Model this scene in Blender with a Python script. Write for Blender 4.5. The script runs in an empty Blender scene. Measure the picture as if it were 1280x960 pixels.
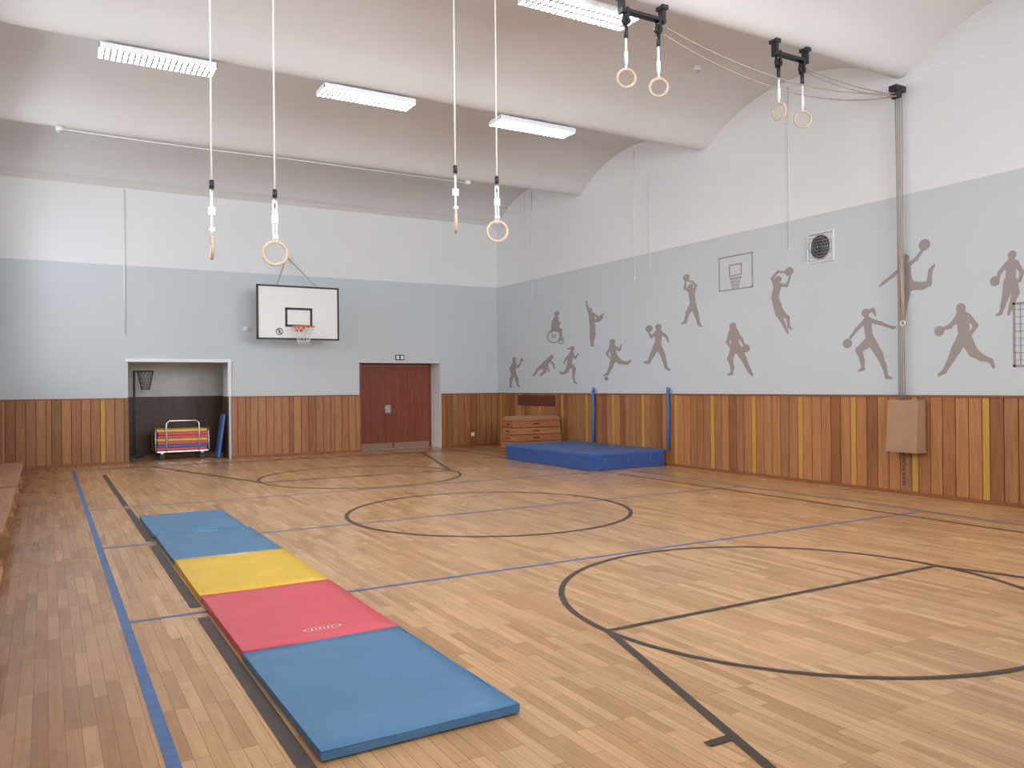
import bpy, bmesh, math, random
import numpy as np
from mathutils import Vector, Matrix
random.seed(7)
S = bpy.context.scene
COL = S.collection

# ------------------------------------------------------------------ materials
def nodes(name):
    m = bpy.data.materials.new(name); m.use_nodes = True
    nt = m.node_tree
    return m, nt, nt.nodes['Principled BSDF']

def mat(name, col, rough=0.6, metal=0.0, var=0.06, nscale=8.0, bump=0.0, bscale=60.0, spec=0.5):
    m, nt, b = nodes(name)
    b.inputs['Roughness'].default_value = rough
    b.inputs['Metallic'].default_value = metal
    b.inputs['Specular IOR Level'].default_value = spec
    tc = nt.nodes.new('ShaderNodeTexCoord')
    n = nt.nodes.new('ShaderNodeTexNoise'); n.inputs['Scale'].default_value = nscale; n.inputs['Detail'].default_value = 4
    nt.links.new(tc.outputs['Object'], n.inputs['Vector'])
    r = nt.nodes.new('ShaderNodeValToRGB')
    r.color_ramp.elements[0].position = 0.3; r.color_ramp.elements[1].position = 0.7
    r.color_ramp.elements[0].color = [c*(1-var) for c in col]+[1]
    r.color_ramp.elements[1].color = [min(1, c*(1+var)) for c in col]+[1]
    nt.links.new(n.outputs['Fac'], r.inputs['Fac'])
    nt.links.new(r.outputs['Color'], b.inputs['Base Color'])
    if bump > 0:
        n2 = nt.nodes.new('ShaderNodeTexNoise'); n2.inputs['Scale'].default_value = bscale
        nt.links.new(tc.outputs['Object'], n2.inputs['Vector'])
        bp = nt.nodes.new('ShaderNodeBump'); bp.inputs['Strength'].default_value = bump; bp.inputs['Distance'].default_value = 0.01
        nt.links.new(n2.outputs['Fac'], bp.inputs['Height']); nt.links.new(bp.outputs['Normal'], b.inputs['Normal'])
    return m

def wood(name, c1, c2, rough=0.45, axis='Z', scale=1.0):
    m, nt, b = nodes(name)
    b.inputs['Roughness'].default_value = rough
    b.inputs['Specular IOR Level'].default_value = 0.35
    tc = nt.nodes.new('ShaderNodeTexCoord')
    mp = nt.nodes.new('ShaderNodeMapping')
    s = {'X': (1.2, 14, 14), 'Y': (14, 1.2, 14), 'Z': (14, 14, 1.2)}[axis]
    mp.inputs['Scale'].default_value = [v*scale for v in s]
    nt.links.new(tc.outputs['Object'], mp.inputs['Vector'])
    n = nt.nodes.new('ShaderNodeTexNoise'); n.inputs['Scale'].default_value = 1.6; n.inputs['Detail'].default_value = 6
    n.inputs['Distortion'].default_value = 0.6
    nt.links.new(mp.outputs['Vector'], n.inputs['Vector'])
    r = nt.nodes.new('ShaderNodeValToRGB')
    r.color_ramp.elements[0].position = 0.3; r.color_ramp.elements[1].position = 0.7
    r.color_ramp.elements[0].color = list(c1)+[1]; r.color_ramp.elements[1].color = list(c2)+[1]
    nt.links.new(n.outputs['Fac'], r.inputs['Fac']); nt.links.new(r.outputs['Color'], b.inputs['Base Color'])
    return m

def emis(name, col, s):
    m, nt, b = nodes(name)
    b.inputs['Base Color'].default_value = list(col)+[1]
    b.inputs['Emission Color'].default_value = list(col)+[1]
    b.inputs['Emission Strength'].default_value = s
    return m

def wall_paint(name, low, high, split):
    m, nt, b = nodes(name)
    b.inputs['Roughness'].default_value = 0.75
    g = nt.nodes.new('ShaderNodeNewGeometry')
    sp = nt.nodes.new('ShaderNodeSeparateXYZ'); nt.links.new(g.outputs['Position'], sp.inputs[0])
    gt = nt.nodes.new('ShaderNodeMath'); gt.operation = 'GREATER_THAN'; gt.inputs[1].default_value = split
    nt.links.new(sp.outputs['Z'], gt.inputs[0])
    mx = nt.nodes.new('ShaderNodeMix'); mx.data_type = 'RGBA'
    mx.inputs[6].default_value = list(low)+[1]; mx.inputs[7].default_value = list(high)+[1]
    nt.links.new(gt.outputs[0], mx.inputs[0])
    n = nt.nodes.new('ShaderNodeTexNoise'); n.inputs['Scale'].default_value = 0.8; n.inputs['Detail'].default_value = 5
    nt.links.new(g.outputs['Position'], n.inputs['Vector'])
    mr = nt.nodes.new('ShaderNodeMapRange'); mr.inputs[3].default_value = 0.97; mr.inputs[4].default_value = 1.03
    nt.links.new(n.outputs['Fac'], mr.inputs[0])
    vm = nt.nodes.new('ShaderNodeVectorMath'); vm.operation = 'SCALE'
    nt.links.new(mx.outputs[2], vm.inputs[0]); nt.links.new(mr.outputs[0], vm.inputs['Scale'])
    nt.links.new(vm.outputs[0], b.inputs['Base Color'])
    return m

def floor_mat():
    m, nt, b = nodes('oak_parquet')
    L = nt.links.new
    tc = nt.nodes.new('ShaderNodeTexCoord')
    sp = nt.nodes.new('ShaderNodeSeparateXYZ'); L(tc.outputs['Object'], sp.inputs[0])
    cb = nt.nodes.new('ShaderNodeCombineXYZ'); L(sp.outputs['Y'], cb.inputs['X']); L(sp.outputs['X'], cb.inputs['Y'])
    br = nt.nodes.new('ShaderNodeTexBrick')
    br.offset = 0.37; br.offset_frequency = 3; br.squash = 1.0
    br.inputs['Scale'].default_value = 1.0
    br.inputs['Brick Width'].default_value = 0.62
    br.inputs['Row Height'].default_value = 0.068
    br.inputs['Mortar Size'].default_value = 0.0013
    br.inputs['Mortar Smooth'].default_value = 0.1
    br.inputs['Color1'].default_value = (0.625, 0.372, 0.180, 1)
    br.inputs['Color2'].default_value = (0.430, 0.225, 0.096, 1)
    br.inputs['Mortar'].default_value = (0.22, 0.11, 0.045, 1)
    L(cb.outputs[0], br.inputs['Vector'])
    mp = nt.nodes.new('ShaderNodeMapping'); mp.inputs['Scale'].default_value = (30, 2.0, 1)
    L(tc.outputs['Object'], mp.inputs['Vector'])
    n = nt.nodes.new('ShaderNodeTexNoise'); n.inputs['Scale'].default_value = 1.5; n.inputs['Detail'].default_value = 6
    L(mp.outputs[0], n.inputs['Vector'])
    mr = nt.nodes.new('ShaderNodeMapRange'); mr.inputs[1].default_value = .25; mr.inputs[2].default_value = .75
    mr.inputs[3].default_value = 0.84; mr.inputs[4].default_value = 1.12
    L(n.outputs['Fac'], mr.inputs[0])
    n3 = nt.nodes.new('ShaderNodeTexNoise'); n3.inputs['Scale'].default_value = 0.45; n3.inputs['Detail'].default_value = 4
    L(tc.outputs['Object'], n3.inputs['Vector'])
    mr3 = nt.nodes.new('ShaderNodeMapRange'); mr3.inputs[1].default_value = .3; mr3.inputs[2].default_value = .7
    mr3.inputs[3].default_value = 0.92; mr3.inputs[4].default_value = 1.06
    L(n3.outputs['Fac'], mr3.inputs[0])
    mu = nt.nodes.new('ShaderNodeMath'); mu.operation = 'MULTIPLY'; L(mr.outputs[0], mu.inputs[0]); L(mr3.outputs[0], mu.inputs[1])
    vm = nt.nodes.new('ShaderNodeVectorMath'); vm.operation = 'SCALE'
    L(br.outputs['Color'], vm.inputs[0]); L(mu.outputs[0], vm.inputs['Scale'])
    # shade below the left window sills tinted into the floor colour, darker and redder
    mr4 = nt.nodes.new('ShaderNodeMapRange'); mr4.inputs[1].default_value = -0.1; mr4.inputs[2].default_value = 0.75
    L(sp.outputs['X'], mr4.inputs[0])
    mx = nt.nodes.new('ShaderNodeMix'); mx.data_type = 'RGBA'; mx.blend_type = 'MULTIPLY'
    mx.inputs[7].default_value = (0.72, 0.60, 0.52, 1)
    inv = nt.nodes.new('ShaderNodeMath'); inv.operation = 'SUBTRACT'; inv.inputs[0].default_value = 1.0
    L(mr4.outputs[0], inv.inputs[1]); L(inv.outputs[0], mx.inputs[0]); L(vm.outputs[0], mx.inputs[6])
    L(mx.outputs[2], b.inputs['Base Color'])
    rr = nt.nodes.new('ShaderNodeMapRange'); rr.inputs[3].default_value = 0.20; rr.inputs[4].default_value = 0.33
    L(n3.outputs['Fac'], rr.inputs[0]); L(rr.outputs[0], b.inputs['Roughness'])
    b.inputs['Specular IOR Level'].default_value = 0.45
    return m

M_floor = floor_mat()
M_wall = wall_paint('wall_paint_grey_white', (0.575, 0.618, 0.640), (0.785, 0.785, 0.795), 4.285)
M_ceil = mat('ceiling_plaster', (0.72, 0.70, 0.69), 0.85, var=0.02, nscale=1.0)
M_white = mat('white_paint', (0.82, 0.82, 0.82), 0.5, var=0.02)
M_woods = [wood('panel_wood_a', (0.29, 0.112, 0.040), (0.40, 0.168, 0.062)),
           wood('panel_wood_b', (0.34, 0.138, 0.050), (0.45, 0.200, 0.078)),
           wood('panel_wood_c', (0.23, 0.084, 0.030), (0.33, 0.130, 0.048)),
           wood('panel_wood_d', (0.37, 0.152, 0.054), (0.49, 0.222, 0.084)),
           wood('panel_wood_e', (0.28, 0.120, 0.048), (0.41, 0.185, 0.078))]
M_yellow_wood = wood('panel_wood_yellow', (0.50, 0.26, 0.05), (0.58, 0.32, 0.07))
M_dark = wood('panel_backing_dark', (0.05, 0.018, 0.008), (0.08, 0.03, 0.012))
M_cap = wood('panel_cap', (0.24, 0.078, 0.026), (0.32, 0.115, 0.04), axis='Y')
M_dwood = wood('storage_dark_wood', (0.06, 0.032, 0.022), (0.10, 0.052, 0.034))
M_door = wood('door_mahogany', (0.205, 0.050, 0.030), (0.285, 0.078, 0.044), rough=0.35)
M_kick = mat('door_kick_plate', (0.34, 0.22, 0.15), 0.4, metal=0.3)
M_black = mat('black_paint', (0.02, 0.02, 0.022), 0.5)
M_lineK = mat('line_black', (0.045, 0.03, 0.022), 0.4, var=0.4, nscale=14)
M_lineB = mat('line_blue', (0.055, 0.13, 0.31), 0.4, var=0.25, nscale=14)
M_metal = mat('steel', (0.6, 0.6, 0.6), 0.3, metal=1.0)
M_louvre = mat('lamp_louvre', (0.50, 0.50, 0.51), 0.4, metal=0.2)
M_rope = mat('rope_hemp', (0.74, 0.70, 0.64), 0.9, bump=0.4, bscale=150)
M_rope2 = mat('rope_hemp_old', (0.38, 0.31, 0.26), 0.9, bump=0.4, bscale=150)
M_strap = mat('strap_white', (0.82, 0.81, 0.79), 0.8)
M_ring = wood('ring_wood', (0.50, 0.37, 0.26), (0.64, 0.50, 0.37), axis='X')
M_blue = mat('vinyl_blue', (0.072, 0.190, 0.345), 0.42, var=0.05, nscale=3, bump=0.25, bscale=7)
M_red = mat('vinyl_red', (0.64, 0.082, 0.108), 0.42, var=0.05, nscale=3, bump=0.25, bscale=7)
M_yel = mat('vinyl_yellow', (0.74, 0.47, 0.035), 0.42, var=0.05, nscale=3, bump=0.25, bscale=7)
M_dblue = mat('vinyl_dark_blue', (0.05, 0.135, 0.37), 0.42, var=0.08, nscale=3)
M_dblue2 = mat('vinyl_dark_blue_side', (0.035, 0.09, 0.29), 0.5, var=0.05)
M_mural = mat('mural_paint', (0.345, 0.290, 0.28), 0.8, var=0.03)
M_orange = mat('rim_orange', (0.80, 0.16, 0.05), 0.45)
M_net = mat('net_white', (0.8, 0.8, 0.8), 0.8)
M_board = mat('backboard_white', (0.80, 0.79, 0.77), 0.4, var=0.02)
M_vault = wood('vaulting_box_wood', (0.34, 0.125, 0.042), (0.45, 0.19, 0.07), axis='X')
M_vaultend = wood('vaulting_box_end', (0.30, 0.105, 0.035), (0.40, 0.16, 0.06), axis='Y')
M_leather = mat('leather_brown', (0.34, 0.17, 0.09), 0.5)
M_bench = wood('bench_wood', (0.36, 0.17, 0.075), (0.48, 0.25, 0.12), axis='Y')
M_boxtan = mat('winch_box_tan', (0.38, 0.215, 0.12), 0.5)
M_lamp = emis('lamp_tube_glow', (1.0, 0.985, 0.96), 34.0)
M_store = mat('storage_wall', (0.66, 0.65, 0.63), 0.8)
M_print = mat('logo_print', (0.82, 0.82, 0.82), 0.5)

# ------------------------------------------------------------------ mesh builder
class MB:
    def __init__(s, name):
        s.name = name; s.bm = bmesh.new(); s.mats = []
    def mi(s, m):
        if m not in s.mats: s.mats.append(m)
        return s.mats.index(m)
    def box(s, x0, x1, y0, y1, z0, z1, m, rot=None, piv=None):
        i = s.mi(m)
        vs = [s.bm.verts.new((x, y, z)) for x in (x0, x1) for y in (y0, y1) for z in (z0, z1)]
        if rot is not None:
            p = Vector(piv)
            for v in vs: v.co = p + rot @ (v.co - p)
        for f in ((0,1,3,2),(4,6,7,5),(0,4,5,1),(2,3,7,6),(0,2,6,4),(1,5,7,3)):
            fc = s.bm.faces.new([vs[k] for k in f]); fc.material_index = i
        return s
    def prism(s, pts_bottom, pts_top, m):
        i = s.mi(m)
        a = [s.bm.verts.new(p) for p in pts_bottom]; b = [s.bm.verts.new(p) for p in pts_top]
        n = len(a)
        s.bm.faces.new(a[::-1]).material_index = i; s.bm.faces.new(b).material_index = i
        for k in range(n):
            s.bm.faces.new([a[k], a[(k+1) % n], b[(k+1) % n], b[k]]).material_index = i
        return s
    def tube(s, pts, r, m, n=8, closed=False, r2=None):
        i = s.mi(m); pts = [Vector(p) for p in pts]; N = len(pts); rings = []
        up = None
        for k, p in enumerate(pts):
            if closed: t = pts[(k+1) % N] - pts[k-1]
            else: t = pts[min(k+1, N-1)] - pts[max(k-1, 0)]
            t.normalize()
            if up is None:
                up = Vector((0, 0, 1)) if abs(t.z) < 0.9 else Vector((1, 0, 0))
            a = (up - t*up.dot(t))
            if a.length < 1e-4: a = t.orthogonal()
            a.normalize(); up = a; b = t.cross(a)
            rr = r if r2 is None else r + (r2-r)*k/(N-1)
            rings.append([s.bm.verts.new(p + (a*math.cos(2*math.pi*j/n) + b*math.sin(2*math.pi*j/n))*rr) for j in range(n)])
        for k in range(N if closed else N-1):
            A, B = rings[k], rings[(k+1) % N]
            for j in range(n):
                f = s.bm.faces.new([A[j], A[(j+1) % n], B[(j+1) % n], B[j]]); f.material_index = i; f.smooth = True
        if not closed:
            s.bm.faces.new(rings[0][::-1]).material_index = i; s.bm.faces.new(rings[-1]).material_index = i
        return s
    def cyl(s, p, q, r, m, n=20, r2=None):
        return s.tube([p, q], r, m, n, r2=r2)
    def torus(s, c, R, r, axis, m, n=40, k=10):
        ax = Vector(axis).normalized(); a = ax.orthogonal().normalized(); b = ax.cross(a); c = Vector(c)
        pts = [c + (a*math.cos(2*math.pi*j/n) + b*math.sin(2*math.pi*j/n))*R for j in range(n)]
        return s.tube(pts, r, m, k, closed=True)
    def flat(s, pts, m):
        f = s.bm.faces.new([s.bm.verts.new(p) for p in pts]); f.material_index = s.mi(m); return s
    def line(s, p, q, w, z, m, ext=0):
        p = Vector((p[0], p[1])); q = Vector((q[0], q[1])); d = (q-p).normalized(); nn = Vector((-d.y, d.x))*w/2
        p = p - d*ext; q = q + d*ext
        return s.flat([(*(p-nn), z), (*(q-nn), z), (*(q+nn), z), (*(p+nn), z)], m)
    def arc(s, c, R, w, z, a0, a1, m, n=96):
        for k in range(n):
            t0 = a0+(a1-a0)*k/n; t1 = a0+(a1-a0)*(k+1)/n
            P = lambda rr, t: (c[0]+rr*math.cos(t), c[1]+rr*math.sin(t), z)
            s.flat([P(R-w/2, t0), P(R+w/2, t0), P(R+w/2, t1), P(R-w/2, t1)], m)
        return s
    def done(s, bevel=0, seg=2, parent=None, recalc=True):
        if recalc: bmesh.ops.recalc_face_normals(s.bm, faces=s.bm.faces)
        me = bpy.data.meshes.new(s.name); s.bm.to_mesh(me); s.bm.free()
        for m in s.mats: me.materials.append(m)
        o = bpy.data.objects.new(s.name, me); COL.objects.link(o)
        if bevel:
            b = o.modifiers.new('bevel', 'BEVEL'); b.width = bevel; b.segments = seg; b.limit_method = 'ANGLE'; b.angle_limit = math.radians(50)
        if parent: o.parent = parent
        return o

# ------------------------------------------------------------------ room dimensions
XL, XR, Y0, Y1 = -0.80, 10.67, -0.90, 19.27
VAL = [-0.90, 3.15, 7.20, 11.25, 15.30, 19.27]
ZS, RISE = 5.95, 0.66
WT = 0.65
OP1 = (1.54, 3.63); OP2 = (6.78, 8.96); OPZ = 2.22
YST = 21.6

f = MB('floor'); f.box(XL-0.4, XR+0.4, Y0-0.4, YST+0.2, -0.2, 0.0, M_floor); f.done()

# vaulted ceiling (barrel bays, plaster softened at the valleys)
def zvault(y):
    for a, b in zip(VAL[:-1], VAL[1:]):
        if a <= y <= b+1e-6:
            hw = (b-a)/2; R = (hw*hw+RISE*RISE)/(2*RISE)
            return ZS+RISE-R+math.sqrt(max(0, R*R-(y-(a+b)/2)**2))
    return ZS
ys = np.linspace(Y0, Y1, 400)
def zsoft(y, w=0.16):
    if y-Y0 < w or Y1-y < w: return zvault(y)
    return sum(zvault(y-w+2*w*k/12) for k in range(13))/13 - 0.045*max(0, 1-min(abs(y-v) for v in VAL)/0.5)
c = MB('ceiling'); ci = c.mi(M_ceil)
prof = [(float(y), zsoft(float(y))) for y in ys]
va = [c.bm.verts.new((XL, y, z)) for y, z in prof]; vb = [c.bm.verts.new((XR, y, z)) for y, z in prof]
for k in range(len(prof)-1):
    fc = c.bm.faces.new([va[k], va[k+1], vb[k+1], vb[k]]); fc.material_index = ci; fc.smooth = True
c.box(XL-0.4, XR+0.4, Y0-0.4, Y1+0.7, 6.75, 6.95, M_ceil)
c.done(recalc=False)

w = MB('wall_right'); w.box(XR, XR+0.35, Y0-0.4, Y1+WT, 0, 6.75, M_wall); w.done()
WZ0, WZ1 = 2.3, 5.55
ADDED_RW = [(0.8, 4.2), (5.7, 9.1)]  # rear window openings added to brighten the back wall
w = MB('wall_rear'); yo = Y0-0.35
w.box(XL-0.35, XR, yo, Y0, 0, WZ0, M_wall); w.box(XL-0.35, XR, yo, Y0, WZ1, 6.75, M_wall)
px = XL-0.35
for a, b in ADDED_RW: w.box(px, a, yo, Y0, WZ0, WZ1, M_wall); px = b
w.box(px, XR, yo, Y0, WZ0, WZ1, M_wall); w.done()
w = MB('wall_back')
w.box(XL, OP1[0], Y1, Y1+WT, 0, 6.75, M_wall)
w.box(OP1[1], OP2[0], Y1, Y1+WT, 0, 6.75, M_wall)
w.box(OP2[1], XR, Y1, Y1+WT, 0, 6.75, M_wall)
w.box(OP1[0], OP1[1], Y1, Y1+WT, OPZ, 6.75, M_wall)
w.box(OP2[0], OP2[1], Y1, Y1+WT, OPZ, 6.75, M_wall)
w.done()
w = MB('wall_left'); XO = XL-0.35
w.box(XO, XL, Y0, Y1+WT, 0, WZ0, M_wall); w.box(XO, XL, Y0, Y1+WT, WZ1, 6.75, M_wall)
edges = []
for a, b in zip(VAL[:-1], VAL[1:]): edges.append((a+0.45, b-0.45))
edges[-1] = (edges[-1][0], edges[-1][1]-0.5)
py = Y0
for a, b in edges:
    w.box(XO, XL, py, a, WZ0, WZ1, M_wall); py = b
w.box(XO, XL, py, Y1+WT, WZ0, WZ1, M_wall); w.done()
wi = 0
def window(a, b, pos, along):
    global wi; wi += 1
    q = MB('window_%d' % wi)
    def bx(u0, u1, d0, d1, z0, z1):
        if along == 'Y': q.box(pos+d0, pos+d1, u0, u1, z0, z1, M_white)
        else: q.box(u0, u1, pos+d0, pos+d1, z0, z1, M_white)
    n = 3
    for k in range(n+1):
        y = a+(b-a)*k/n; bx(max(a, y-0.035), min(b, y+0.035), -0.23, -0.17, WZ0, WZ1)
    for z in (WZ0+0.03, WZ0+1.1, WZ0+2.2, WZ1-0.03): bx(a, b, -0.229, -0.171, z-0.03, z+0.03)
    bx(a-0.03, b+0.03, -0.18, 0.04, WZ0-0.03, WZ0+0.012)
    q.done()
for a, b in edges: window(a, b, XL, 'Y')
for a, b in ADDED_RW: window(a, b, Y0, 'X')  # frames for the added rear openings

# storage room behind the opening
s_ = MB('wall_storage')
s_.box(OP1[0]-0.5, OP1[0]-0.3, Y1+WT, YST, 0, 2.6, M_store)
s_.box(OP1[1]+0.3, OP1[1]+0.5, Y1+WT, YST, 0, 2.6, M_store)
s_.box(OP1[0]-0.5, OP1[1]+0.5, YST, YST+0.15, 0, 2.6, M_store)
s_.box(OP1[0]-0.5, OP1[1]+0.5, Y1+WT, YST+0.15, 2.6, 2.75, M_store)
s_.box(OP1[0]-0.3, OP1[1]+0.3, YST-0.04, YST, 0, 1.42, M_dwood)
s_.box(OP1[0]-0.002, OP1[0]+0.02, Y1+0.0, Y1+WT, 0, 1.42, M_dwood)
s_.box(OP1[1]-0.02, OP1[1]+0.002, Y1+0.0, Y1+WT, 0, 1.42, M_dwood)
s_.done()
b = MB('storage_ceiling_lamp'); b.box(2.2, 3.0, 20.2, 20.4, 2.54, 2.6, M_white)  # unseen fixture added to lighten the storage interior
b.box(2.22, 2.98, 20.22, 20.38, 2.525, 2.54, emis('storage_lamp_glow', (1, .97, .92), 8.0)); b.done()
t = MB('trim_1')
t.box(OP1[0]-0.05, OP1[1]+0.06, Y1-0.03, Y1+0.1, OPZ-0.02, OPZ+0.05, M_white)
t.box(OP1[1]-0.015, OP1[1]+0.05, Y1-0.035, Y1+0.1, 1.42, OPZ, M_white)
t.done(0.004)

# ------------------------------------------------------------------ wood panelling
def panel_wall(name, axis, a, b, face, sgn, h=1.42, yellow='all'):
    p = MB(name)
    def bx(u0, u1, d0, d1, z0, z1, m):
        lo, hi = sorted((face+sgn*d0, face+sgn*d1))
        if axis == 'Y': p.box(lo, hi, u0, u1, z0, z1, m)
        else: p.box(u0, u1, lo, hi, z0, z1, m)
    bx(a, b, 0, 0.012, 0, h-0.02, M_dark)
    for unit in range(math.floor(a)-1, math.ceil(b)+1):
        cuts = [0, 0.10, 0.28, 0.46, 0.64, 0.82, 1.0]
        for k in range(6):
            u0, u1 = max(a, unit+cuts[k]+0.006), min(b, unit+cuts[k+1]-0.006)
            if u1-u0 < 0.02: continue
            isy = k == 0 and (yellow == 'all' or unit in yellow)
            m = M_yellow_wood if isy else random.choice(M_woods)
            bx(u0, u1, 0.012, 0.03+random.uniform(-0.002, 0.002), 0.05, h-0.025, m)
    bx(a, b, 0, 0.045, h-0.03, h, M_cap)
    return p.done()
panel_wall('panelling_right', 'Y', Y0, Y1, XR, -1)
panel_wall('panelling_back_a', 'X', XL, OP1[0], Y1, -1, yellow=(1,))
panel_wall('panelling_back_b', 'X', OP1[1]+0.05, OP2[0]-0.03, Y1, -1, yellow=())
panel_wall('panelling_back_c', 'X', OP2[1], XR-0.045, Y1, -1, yellow=())
panel_wall('panelling_left', 'Y', Y0, Y1-0.045, XL, 1)
b_ = MB('baseboard_right'); b_.box(XR-0.05, XR-0.03, Y0, Y1-0.05, 0, 0.05, M_cap); b_.done()
b_ = MB('baseboard_back')
for a, b in ((XL+0.05, OP1[0]), (OP1[1]+0.05, OP2[0]-0.03), (OP2[1], XR-0.06)):
    b_.box(a, b, Y1-0.05, Y1-0.03, 0, 0.055, M_cap)
b_.done()
t = MB('trim_2'); t.box(XR-0.012, XR, Y0, Y1, ZS-0.02, ZS, M_white); t.done()

# ------------------------------------------------------------------ double door
d = MB('door_1'); yd = Y1+0.60
xm = (OP2[0]+OP2[1])/2
d.box(OP2[0], OP2[0]+0.05, yd-0.03, yd+0.05, 0, OPZ, M_door); d.box(OP2[1]-0.05, OP2[1]-0.015, yd-0.03, yd+0.05, 0, OPZ, M_door)
d.box(OP2[0]+0.05, OP2[1]-0.05, yd-0.03, yd+0.05, OPZ-0.06, OPZ, M_door)
for x0, x1 in ((OP2[0]+0.054, xm-0.004), (xm+0.004, OP2[1]-0.054)):
    nb = 5; wd = (x1-x0)/nb
    for k in range(nb):   # vertical boards of each leaf
        d.box(x0+k*wd+0.002, x0+(k+1)*wd-0.002, yd-0.008, yd+0.03, 0.01, OPZ-0.064, M_door)
    d.box(x0, x1, yd-0.003, yd+0.04, 0.01, OPZ-0.064, M_dark)
    d.box(x0+0.02, x1-0.02, yd-0.012, yd-0.008, 0.02, 0.15, M_kick)
d.box(xm-0.03, xm+0.02, yd-0.02, yd+0.0, 0.02, OPZ-0.07, M_door)
d.box(xm-0.22, xm-0.07, yd-0.015, yd-0.008, 0.93, 1.13, M_metal)
d.cyl((xm-0.15, yd-0.06, 1.05), (xm-0.15, yd, 1.05), 0.014, M_metal)
d.cyl((xm-0.15, yd-0.055, 1.05), (xm-0.28, yd-0.055, 1.05), 0.012, M_metal)
d.done()
t = MB('trim_3'); t.box(OP2[0]-0.03, OP2[0]+0.004, Y1-0.035, Y1+0.1, 0, OPZ, M_door); t.done(0.003)
t = MB('trim_4'); t.box(OP2[1]-0.012, OP2[1]+0.0, Y1-0.03, yd+0.04, 0, OPZ, M_white)
t.box(OP2[0], OP2[1], Y1-0.004, Y1+0.56, OPZ-0.004, OPZ+0.01, M_white); t.done(0.003)
e = MB('exit_sign'); e.box(7.70, 7.94, Y1-0.03, Y1, 2.29, 2.42, M_black); e.box(7.72, 7.80, Y1-0.034, Y1-0.03, 2.31, 2.40, M_print); e.box(7.84, 7.92, Y1-0.034, Y1-0.03, 2.31, 2.40, M_print); e.done(0.003)
e = MB('wall_thermostat'); e.box(3.95, 4.06, Y1-0.04, Y1, 2.93, 3.02, M_white); e.cyl((4.005, Y1-0.05, 2.975), (4.005, Y1-0.04, 2.975), 0.03, M_white); e.done(0.006)
e = MB('wall_socket'); e.box(9.83, 9.93, Y1-0.045, Y1-0.028, 0.27, 0.37, M_white); e.cyl((9.88, Y1-0.047, 0.32), (9.88, Y1-0.04, 0.32), 0.03, M_strap); e.done(0.004)

# ------------------------------------------------------------------ court lines
CX, CY = 4.93, 9.15
L = MB('court_lines_blue'); z = 0.002
L.line((0.46, 0.12), (0.46, 18.16), 0.06, z, M_lineB); L.line((9.42, 0.12), (9.42, 18.16), 0.04, z, M_lineB)
for y in (0.15, 6.13, 9.13, 12.13, 18.13): L.line((0.49, y), (9.395, y), 0.045, z, M_lineB)
L.done()
L = MB('court_lines_black'); z = 0.004
seg = [(0.0, 5.98), (6.28, 8.98), (9.28, 11.98), (12.28, 17.0)]
for a, b in seg: L.line((0.94, a), (0.94, b), 0.075, z, M_lineK)
L.line((8.93, 0.0), (8.93, 18.3), 0.04, z, M_lineK)
L.arc((CX, CY), 1.80, 0.05, z, 0, 2*math.pi, M_lineK)
for sg, yc in ((1, 4.25), (-1, 14.0)):
    L.arc((CX, yc), 1.78, 0.045, z, 0, 2*math.pi, M_lineK)
    yb = 0.0 if sg == 1 else 18.3
    L.line((CX-1.76, yc), (CX+1.76, yc), 0.045, z+0.0005, M_lineK)
    for s2 in (-1, 1):
        L.line((CX+s2*1.77, yc), (CX+s2*3.05, yb), 0.05, z+0.001, M_lineK)
        for tt in (0.37, 0.52, 0.68):
            x = CX+s2*(1.77+1.28*tt); y = yc+(yb-yc)*tt
            L.line((x, y), (x+s2*0.16, y), 0.05, z+0.0015, M_lineK)
L.line((0.98, 18.3), (8.93, 18.3), 0.04, z+0.0005, M_lineK); L.line((0.98, 0.0), (8.93, 0.0), 0.05, z+0.0005, M_lineK)
L.done()

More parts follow.
